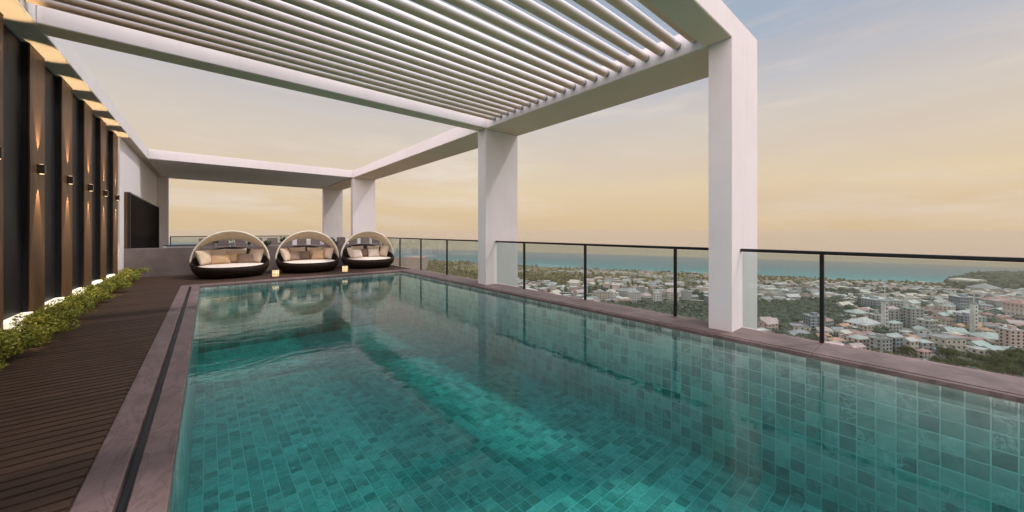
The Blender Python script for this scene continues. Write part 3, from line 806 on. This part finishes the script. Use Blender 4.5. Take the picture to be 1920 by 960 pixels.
def m_sea(t, out, m):
    p = t.pos()
    dep = t.n('ShaderNodeVectorMath', {0: p, 1: (DX[0], DX[1], 0)}, operation='DOT_PRODUCT').outputs['Value']
    n = t.noise(t.vmath('MULTIPLY', p, (1, 1, 1)), .0022, 5, .6, .6)
    f = t.math('ADD', t.math('DIVIDE', dep, 6000), t.math('MULTIPLY', t.math('SUBTRACT', n, .5), .16))
    c = t.ramp(f, [(.17, (.13, .34, .32, 1)), (.23, (.065, .22, .235, 1)), (.36, (.07, .155, .185, 1)), (.6, (.09, .15, .19, 1)), (1, (.12, .16, .20, 1))])
    b_ = t.bump(t.noise(p, .08, 4), .25, 3)
    principled(t, out, c, .5, b_, spec=.18)
SEA = material('teal_sea', m_sea)
sheet('sea', 60, [d_ for d_ in deps if d_ > 900], -6990, 6990, lambda la, dd: -2.6, SEA)

# ---- roads
def road(pts, width, mat, name='road'):
    V = []; F = []
    P = []
    for (a, b_) in zip(pts[:-1], pts[1:]):
        for k in range(10): P.append((a[0]+(b_[0]-a[0])*k/10, a[1]+(b_[1]-a[1])*k/10))
    P.append(pts[-1])
    for i, p in enumerate(P):
        q = P[min(i+1, len(P)-1)]; q0 = P[max(i-1, 0)]
        d_ = Vector((q[0]-q0[0], q[1]-q0[1])).normalized(); nn = Vector((-d_.y, d_.x))*width/2
        V += [W(p[0]-nn.x, p[1]-nn.y, 1.3), W(p[0]+nn.x, p[1]+nn.y, 1.3)]
    for i in range(len(P)-1): F.append((2*i, 2*i+1, 2*i+3, 2*i+2))
    me = bpy.data.meshes.new(name); me.from_pydata(V, [], F); me.materials.append(mat)
    return tag(link_mesh(name, me), kind='structure')
CLAY = simple('red_clay_surface', (.42, .22, .17), .9, .2, .05); ASPH = simple('pale_road_surface', (.30, .29, .28), .9, .15, .05)
road([from_px(1530, 601), from_px(1552, 588), from_px(1580, 572), from_px(1606, 562), from_px(1630, 558)], 16, CLAY, 'clay_track')
road([from_px(1575, 603), from_px(1590, 590), from_px(1604, 578)], 9, ASPH)
road([from_px(1300, 611), from_px(1425, 612), from_px(1500, 610), from_px(1560, 618)], 8, ASPH)
road([from_px(900, 541), from_px(1100, 552), from_px(1330, 566), from_px(1500, 561), from_px(1700, 556)], 12, ASPH)
road([from_px(1560, 640), from_px(1700, 655), from_px(1900, 668), from_px(2000, 676)], 8, ASPH)
road([from_px(1740, 690), from_px(1800, 620), from_px(1815, 585), from_px(1800, 560)], 8, ASPH)

# ---- houses and blocks
WALLC = {'grey': (.30, .30, .29), 'white': (.54, .52, .49), 'cream': (.50, .44, .36), 'pale pink': (.52, .38, .34), 'blue-grey': (.20, .23, .26), 'beige': (.46, .41, .34), 'pale green': (.36, .44, .38), 'ochre': (.50, .38, .20)}
ROOFC = {'red': (.36, .22, .19), 'orange': (.46, .27, .18), 'pink': (.44, .34, .32), 'grey': (.28, .28, .27), 'white': (.47, .46, .44), 'pale green': (.38, .42, .39), 'brown': (.19, .13, .10), 'cream': (.54, .49, .40)}
WM = {k: simple('wall_'+k.replace(' ', '_').replace('-', '_'), v, .85, .14, .25) for k, v in WALLC.items()}
RM = {k: simple('roof_'+k.replace(' ', '_'), v, .8, .2, .4) for k, v in ROOFC.items()}
WIN = simple('dark_window_glass', (.035, .04, .045), .2, .2)
used_lab = {}
taken = []
def building(lat, dep, w_, dpt, h, rot, wc, rc, roof, floors, label, cat='house', group=None, windows=True, tilt0=2.0):
    x, y, z_ = W(lat, dep)
    o = empty('apartment_block' if floors > 3 else 'house', (x, y, z_), rot, label, cat, group)
    bm = bmesh.new(); add_box(bm, (-w_/2, -dpt/2, -tilt0-1), (w_/2, dpt/2, h))
    bm_obj('wall', bm, WM[wc], o)
    bm = bmesh.new(); e = .5
    if roof == 'flat':
        add_box(bm, (-w_/2-.25, -dpt/2-.25, h+.01), (w_/2+.25, dpt/2+.25, h+.45))
        add_box(bm, (-w_/2-.25, -dpt/2-.25, h+.451), (w_/2+.25, -dpt/2+.1, h+1.1)); add_box(bm, (-w_/2-.25, dpt/2-.1, h+.452), (w_/2+.25, dpt/2+.25, h+1.1))
    else:
        rh = min(w_, dpt)*(.26 if roof == 'hip' else .3); ins = min(w_, dpt)/2 if roof == 'hip' else 0
        if w_ >= dpt: rd = [(-w_/2-e+ins, 0, h+rh), (w_/2+e-ins, 0, h+rh)]
        else: rd = [(0, -dpt/2-e+ins, h+rh), (0, dpt/2+e-ins, h+rh)]
        c4 = [bm.verts.new(p) for p in ((-w_/2-e, -dpt/2-e, h+.02), (w_/2+e, -dpt/2-e, h+.02), (w_/2+e, dpt/2+e, h+.02), (-w_/2-e, dpt/2+e, h+.02))]
        r2 = [bm.verts.new(p) for p in rd]
        if w_ >= dpt: fs = ((c4[0], c4[1], r2[1], r2[0]), (c4[1], c4[2], r2[1]), (c4[2], c4[3], r2[0], r2[1]), (c4[3], c4[0], r2[0]))
        else: fs = ((c4[1], c4[2], r2[1], r2[0]), (c4[0], c4[1], r2[0]), (c4[3], c4[0], r2[0], r2[1]), (c4[2], c4[3], r2[1]))
        for f in fs: bm.faces.new(f)
        bm.faces.new(c4[::-1])
    ro = bm_obj('roof', bm, RM[rc], o)
    if floors > 3 and w_ > 9:
        bm = bmesh.new(); add_box(bm, (-w_*.18, -dpt*.2, h+.46), (w_*.12, dpt*.2, h+3)); bm_obj('roof_room', bm, WM[wc], ro)
    if windows:
        bm = bmesh.new(); fh = h/floors; nx = max(2, int(w_/3.2)); ny = max(2, int(dpt/3.2))
        for fl_ in range(floors):
            zc = fh*(fl_+.52)
            for k in range(nx):
                xc = -w_/2+w_*(k+.5)/nx
                add_box(bm, (xc-.65, -dpt/2-.06, zc-.75), (xc+.65, -dpt/2+.05, zc+.75))
            for k in range(ny):
                yc = -dpt/2+dpt*(k+.5)/ny
                add_box(bm, (-w_/2-.06, yc-.65, zc-.75), (-w_/2+.05, yc+.65, zc+.75)); add_box(bm, (w_/2-.05, yc-.65, zc-.75), (w_/2+.06, yc+.65, zc+.75))
        tag(bm_obj('window_row', bm, WIN, o), kind='stuff')
        if floors > 2:
            bm = bmesh.new()
            for fl_ in range(1, floors):
                zc = fh*fl_; add_box(bm, (-w_/2-.12, -dpt/2-.45, zc-.12), (w_*(.1+.3*R.random()), -dpt/2-.065, zc+.12))
            tag(bm_obj('balcony', bm, RM['white'], o), kind='stuff')
    taken.append((lat, dep, max(w_, dpt)*.62))
    return o
def feature(px0, px1, ytop, ybase, wc, rc, roof, floors, label, cat='building', depth=None, rot=None):
    lat, dep = from_px((px0+px1)/2, ybase)
    wd = (px1-px0)*dep/668; hh = (ybase-ytop)*dep/668
    dpt = depth or wd*.8
    if roof != 'flat': hh *= .8
    building(lat, dep, wd*.86, dpt*.86, hh, -YAW+(R.uniform(-.35, .35) if rot is None else rot), wc, rc, roof, floors, label, cat, 'larger buildings of the town')
feature(1512, 1542, 592, 624, 'blue-grey', 'grey', 'flat', 6, 'dark grey slab block just left of the last black rail post')
feature(1622, 1656, 560, 582, 'blue-grey', 'white', 'flat', 5, 'wide blue-grey block behind the left white tower')
feature(1633, 1654, 590, 617, 'grey', 'white', 'flat', 6, 'grey block adjoining the left side of the left white tower')
feature(1664, 1681, 582, 617, 'grey', 'grey', 'flat', 7, 'grey block with window rows on the right of the left white tower')
feature(1681, 1699, 580, 618, 'blue-grey', 'brown', 'gable', 6, 'dark block with gabled roof between two grey blocks')
feature(1699, 1724, 578, 621, 'grey', 'pale green', 'flat', 8, 'tall grey block with dark window columns near the middle of the town')
feature(1590, 1622, 582, 598, 'grey', 'pale green', 'hip', 2, 'low building with pale green roof beside the clay track')
feature(1592, 1645, 600, 622, 'white', 'white', 'hip', 3, 'wide pale roofed building below the green roofed one')
feature(1726, 1752, 600, 636, 'grey', 'white', 'flat', 5, 'grey cube building right of the tall grey block')
feature(1790, 1822, 556, 584, 'blue-grey', 'white', 'flat', 5, 'wide blue-grey block behind the right white tower')
feature(1800, 1822, 592, 620, 'blue-grey', 'grey', 'flat', 6, 'blue-grey block at the left of the right white tower')
feature(1828, 1842, 594, 622, 'pale green', 'white', 'flat', 6, 'narrow pale green block right of the right white tower')
feature(1752, 1796, 632, 662, 'beige', 'grey', 'flat', 3, 'long beige block with dark windows in the lower town')
feature(1833, 1884, 628, 648, 'white', 'pale green', 'hip', 2, 'broad building with pale green hipped roof in the lower right')
feature(1636, 1666, 634, 668, 'grey', 'grey', 'flat', 5, 'plain grey block directly above the coping right of the last post')
feature(1668, 1688, 632, 668, 'blue-grey', 'white', 'flat', 5, 'darker grey block next to the plain grey block')
feature(1692, 1716, 630, 666, 'beige', 'white', 'gable', 3, 'gabled grey town house with arched front')
feature(1717, 1742, 634, 664, 'grey', 'pale green', 'hip', 3, 'house with pale hipped roof right of the gabled town house')
feature(1884, 1912, 618, 664, 'pale pink', 'white', 'flat', 7, 'pale mauve block at the right edge of the town')
feature(1895, 1935, 560, 600, 'pale pink', 'red', 'hip', 4, 'large pink block with red roof cut by the right picture edge')
feature(1822, 1866, 537, 547, 'cream', 'grey', 'hip', 3, 'long cream building with grey roof on the shore ridge')
feature(1790, 1838, 524, 537, 'white', 'cream', 'flat', 3, 'long white building at the foot of the headland')
feature(1850, 1890, 560, 574, 'white', 'red', 'hip', 3, 'long white building with red roof near the right edge')
feature(1822, 1848, 606, 624, 'ochre', 'orange', 'hip', 3, 'ochre yellow house at the foot of the right white tower')
feature(1612, 1636, 632, 644, 'cream', 'orange', 'gable', 2, 'house with bright orange roof above the coping')
feature(1640, 1664, 655, 668, 'pale pink', 'pink', 'hip', 2, 'low pink house on the near edge of the town')
feature(1718, 1740, 654, 670, 'pale pink', 'red', 'hip', 2, 'small pink house with red roof at the near trees')
feature(1766, 1790, 654, 668, 'white', 'white', 'flat', 2, 'white box shaped house at the edge of the near trees')
feature(1322, 1345, 555, 575, 'blue-grey', 'white', 'flat', 6, 'blue-grey block just visible right of the third black post')
feature(1450, 1475, 532, 540, 'white', 'white', 'flat', 2, 'flat white hall far off behind the woods')
feature(760, 800, 483, 506, 'pale pink', 'orange', 'flat', 7, 'orange and pink apartment block behind the far balustrade')
feature(740, 756, 484, 503, 'pale pink', 'orange', 'flat', 6, 'small orange block left of the pink apartment block')
# the two white towers
for (px, yb, yt, lab) in ((1659, 626, 566, 'tall slender white tower with roof mast, left of the two'), (1826, 632, 570, 'tall slender white tower with cream foot, right of the two')):
    lat, dep = from_px(px, yb); x, y, z_ = W(lat, dep); s = dep/668; h = (yb-yt)*s
    o = empty('white_tower', (x, y, z_), -YAW, lab, 'tower', 'slender white towers of the town')
    box('shaft', (-3.5*s, -3.5*s, -3), (3.5*s, 3.5*s, h), WM['white'], o); box('cap', (-4.4*s, -4.4*s, h+.01), (4.4*s, 4.4*s, h+1.2), RM['grey'], o)
    bm = bmesh.new(); add_tube(bm, [(0, 0, h+1.2), (0, 0, h+14)], .35, 6); add_tube(bm, [(-22*s, 0, h+9), (3*s, 0, h+11)], .3, 5); bm_obj('mast', bm, WM['white'], o)
    bm = bmesh.new()
    for k in range(8): add_box(bm, (-1.2*s, -3.6*s, 2+h*k/8.5), (1.2*s, -3.45*s, 3.6+h*k/8.5))
    tag(bm_obj('window_row', bm, WIN, o), kind='stuff'); taken.append((lat, dep, 8))
def free(lat, dep, r_):
    for (a, b_, c) in taken:
        if (a-lat)**2+(b_-dep)**2 < (c+r_)**2: return False
    return True
# small houses: zones given as (px0, px1, y0, y1, count, size range, roof mix)
zones = [
 (1560, 1925, 622, 672, 46, (8, 13), ['red', 'pink', 'grey', 'white', 'orange', 'pale green', 'cream']),
 (1600, 1925, 585, 622, 62, (9, 15), ['red', 'pink', 'grey', 'white', 'white', 'pale green', 'brown']),
 (1580, 1925, 552, 585, 62, (10, 20), ['grey', 'white', 'white', 'pink', 'pale green', 'cream']),
 (1540, 1640, 625, 640, 8, (9, 12), ['red', 'pink', 'orange']),
 (1425, 1560, 612, 640, 9, (9, 14), ['white', 'grey', 'pink', 'red']),
 (1425, 1540, 545, 566, 30, (9, 20), ['white', 'grey', 'white', 'grey', 'brown']),
 (960, 1335, 538, 566, 60, (9, 18), ['white', 'grey', 'white', 'pink', 'grey', 'cream']),
]
def near_words(px, y):
    h_ = ['left of the nearest column', 'beside the nearest column', 'left of the clay track', 'near the clay track', 'near the left white tower', 'between the two white towers', 'near the right white tower', 'towards the right edge']
    if px < 1330: a = 'seen through the middle balustrade'
    elif px < 1500: a = 'in the woods right of the nearest column'
    elif px < 1600: a = 'near the last black rail post'
    elif px < 1690: a = 'around the left white tower'
    elif px < 1790: a = 'between the two white towers'
    elif px < 1860: a = 'around the right white tower'
    else: a = 'towards the right picture edge'
    b_ = 'lower town' if y > 622 else 'middle town' if y > 585 else 'upper town'
    return a, b_
for (p0, p1, y0, y1, cnt, (s0, s1), mix) in zones:
    made = 0; tries = 0
    while made < cnt and tries < cnt*60:
        tries += 1
        px = R.uniform(p0, p1); yy = R.uniform(y0, y1); lat, dep = from_px(px, yy)
        wd = R.uniform(s0, s1); dp = wd*R.uniform(.6, .95)
        if not free(lat, dep, wd*.5): continue
        fl_ = R.choice([1, 2, 2, 3] if y0 > 580 else [1, 1, 2, 3, 4]); wc = R.choice(['grey', 'white', 'cream', 'pale pink', 'beige', 'grey', 'white']); rc = R.choice(mix)
        roof = R.choice(['hip', 'gable', 'flat', 'flat'] if rc in ('grey', 'white') else ['hip', 'gable'])
        a, b_ = near_words(px, yy)
        sz = 'small' if wd < 11 else 'broad'
        kind_ = {'hip': 'hipped', 'gable': 'gabled', 'flat': 'flat'}[roof]
        lab = '%s %s %s house, %s %s roof, %s' % (sz, ['one-floor', 'two-floor', 'three-floor', 'four-floor'][fl_-1], wc, kind_, rc, a)
        if lab in used_lab: continue
        used_lab[lab] = 1
        building(lat, dep, wd, dp, 3.0*fl_+.5, -YAW+R.choice([.3, -.4, .9, .1])+R.uniform(-.15, .15), wc, rc, roof, fl_, lab, 'house', 'houses of the town, '+b_, windows=dep < 520)
        made += 1
# ---- far houses beyond: one mass
bm = bmesh.new(); cntf = 0
for k in range(1700):
    px = R.uniform(900, 1900); yy = R.uniform(514 if px < 1400 else 530, 574 if px < 1400 else 560); lat, dep = from_px(px, yy+ (px-1400)*.01)
    if dep < 300 or dep > coast(lat, dep)-60 or not free(lat, dep, 10): continue
    if mnoise.noise(Vector((lat*.006, dep*.004, 3))) < -.12: continue
    wd = R.uniform(6, 19); hh = R.uniform(3, 9)
    M = Matrix.Translation(W(lat, dep)) @ Matrix.Rotation(-YAW+R.uniform(-.4, .4), 4, 'Z')
    i0 = len(bm.faces); add_box(bm, (-wd/2, -5, -2), (wd/2, 5, hh), M); bm.faces.ensure_lookup_table()
    mi = R.choice([0, 1, 2, 0, 3]); 
    for f in bm.faces[i0:]: f.material_index = mi
    bm.faces[i0+1].material_index = R.choice([4, 5, 6, 5, 4, 7])
for k in range(1500):
    px = R.uniform(1545, 1945); yy = R.uniform(556, 668); lat, dep = from_px(px, yy)
    if not free(lat, dep, 1.5): continue
    wd = R.uniform(3, 6.5); hh = R.uniform(2.6, 6)
    M = Matrix.Translation(W(lat, dep)) @ Matrix.Rotation(-YAW+R.choice((.3, -.4, .9))+R.uniform(-.3, .3), 4, 'Z')
    i0 = len(bm.faces); add_box(bm, (-wd/2, -2.2, -2), (wd/2, 2.2, hh), M); bm.faces.ensure_lookup_table()
    mi = R.choice([0, 1, 2, 1, 3])
    for f in bm.faces[i0:]: f.material_index = mi
    bm.faces[i0+1].material_index = R.choice([4, 5, 6, 5, 5, 7])
fh = bm_obj('distant_houses', bm, [WM['white'], WM['grey'], WM['beige'], WM['pale pink'], RM['white'], RM['grey'], RM['red'], RM['cream']])
tag(fh, 'carpet of tiny pale sheds and houses filling the plain up to the shore', 'houses', kind='stuff')

# ---- woodland mass
def blob(V, F, c, rx, rz, rr, sub):
    b0 = len(V)
    for v in sub[0]:
        k = 1+.34*rr.uniform(-1, 1)
        V.append((c[0]+v[0]*rx*k, c[1]+v[1]*rx*k, c[2]+v[2]*rz*k))
    F += [tuple(i+b0 for i in f) for f in sub[1]]
bmi = bmesh.new(); bmesh.ops.create_icosphere(bmi, subdivisions=2, radius=1); ICO2 = ([tuple(v.co) for v in bmi.verts], [tuple(v.index for v in f.verts) for f in bmi.faces]); bmi.free()
bmi = bmesh.new(); bmesh.ops.create_icosphere(bmi, subdivisions=1, radius=1); ICO1 = ([tuple(v.co) for v in bmi.verts], [tuple(v.index for v in f.verts) for f in bmi.faces]); bmi.free()
def wood(name, lab, mat, zs, seed):
    rr = random.Random(seed); V = []; F = []
    for (p0, p1, y0, y1, cnt, s0, s1, thr) in zs:
        for k in range(cnt):
            px = rr.uniform(p0, p1); yy = rr.uniform(y0, y1); lat, dep = from_px(px, yy)
            if dep <= 100 or dep > coast(lat, dep)-8: continue
            s = rr.uniform(s0, s1)
            if mnoise.noise(Vector((lat*.012, dep*.007, 7))) < thr or not free(lat, dep, s*.5): continue
            x, y, z_ = W(lat, dep, landz(lat, dep))
            for j in range(5 if dep < 700 else 2):
                a = rr.uniform(0, 6.3); q = s*rr.uniform(0, .6)
                blob(V, F, (x+q*cos(a), y+q*sin(a), z_+s*rr.uniform(.35, .9)), s*rr.uniform(.3, .55), s*rr.uniform(.25, .5), rr, ICO1)
    me = bpy.data.meshes.new(name); me.from_pydata(V, [], F); me.materials.append(mat)
    return tag(link_mesh(name, me), lab, 'woods', kind='stuff')
wood('woodland', 'dark green woods spreading between the houses of the plain', FARLEAF,
     [(900, 1560, 572, 620, 3200, 3.5, 6.5, -.35), (1400, 1600, 560, 640, 1500, 3.5, 6.5, -.3), (880, 1400, 530, 574, 2000, 4, 7, .0), (1560, 1930, 552, 670, 1500, 4, 8, -.1), (1400, 2100, 700, 900, 1600, 3, 6, -.25),
      (1780, 1990, 498, 545, 4200, 7, 15, -1), (1400, 1800, 536, 556, 500, 5, 9, -.2)], 5)
wood('coastal_scrub', 'dry yellow-brown scrub belt along the shore', DRYLEAF,
     [(740, 1800, 486, 545, 6500, 3.5, 7, -.3), (740, 960, 486, 535, 900, 5, 9, -.1)], 6)
# ---- nearer single trees at the foot of the tower
def crown_mesh(seed):
    V, F = leaf_ball(1300, 1, 1, .85, .17, seed); me = bpy.data.meshes.new('crown'); me.from_pydata(V, [], F); me.materials.append(OLIVELEAF); return me
crowns = [crown_mesh(s) for s in range(4)]
bm = bmesh.new(); add_tube(bm, [(0, 0, -.5), (.03, 0, .5), (0, .04, 1.2)], [.09, .07, .03], 7)
for a in (0, 2.1, 4.2): add_tube(bm, [(0, 0, .6), (.25*cos(a), .25*sin(a), 1.0), (.5*cos(a), .5*sin(a), 1.3)], [.045, .03, .012], 5)
tk = bpy.data.meshes.new('trunk'); bm.to_mesh(tk); bm.free(); tk.materials.append(BARK)
tn = 0
tl = []
for k in range(400):
    px = R.uniform(1640, 1960); yy = R.uniform(668, 712)
    if yy < 664+ (1780-px)*.10: continue
    lat, dep = from_px(px, yy)
    if not free(lat, dep, 2.0): continue
    taken.append((lat, dep, 2.0)); tl.append((px, yy, lat, dep))
    if len(tl) >= 46: break
tl.sort(key=lambda a: a[0])
sizes = ['tall', 'spreading', 'low', 'rounded']
for k, (px, yy, lat, dep) in enumerate(tl):
    s = R.uniform(2.8, 4.6)
    n_ = k+1; suf = 'th' if 10 < n_ < 20 else {1: 'st', 2: 'nd', 3: 'rd'}.get(n_ % 10, 'th')
    o = empty('olive_green_tree', W(lat, dep), R.uniform(0, 6), '%s olive green tree, %d%s from the left in the near grove below the town' % (sizes[k % 4], n_, suf), 'tree', 'olive green trees of the near grove')
    o.scale = (s, s, s*R.uniform(.85, 1.2)); link_mesh('crown', crowns[k % 4], o, (0, 0, 1.25)); link_mesh('trunk', tk, o)

# ================================================================== HAZE
def m_haze(t, out, m):
    v = t.n('ShaderNodeVolumePrincipled', {'Color': (.82, .71, .55, 1), 'Density': .00015, 'Anisotropy': .0})
    t.t.links.new(v.outputs[0], out.inputs['Volume'])
HAZE = material('pale_haze', m_haze)
bm = bmesh.new(); M = Matrix.Rotation(-YAW, 4, 'Z')
add_box(bm, (-7100, -1600, -640), (7100, DMAX+80, 5.2), M)
tag(bm_obj('haze', bm, HAZE), kind='stuff')
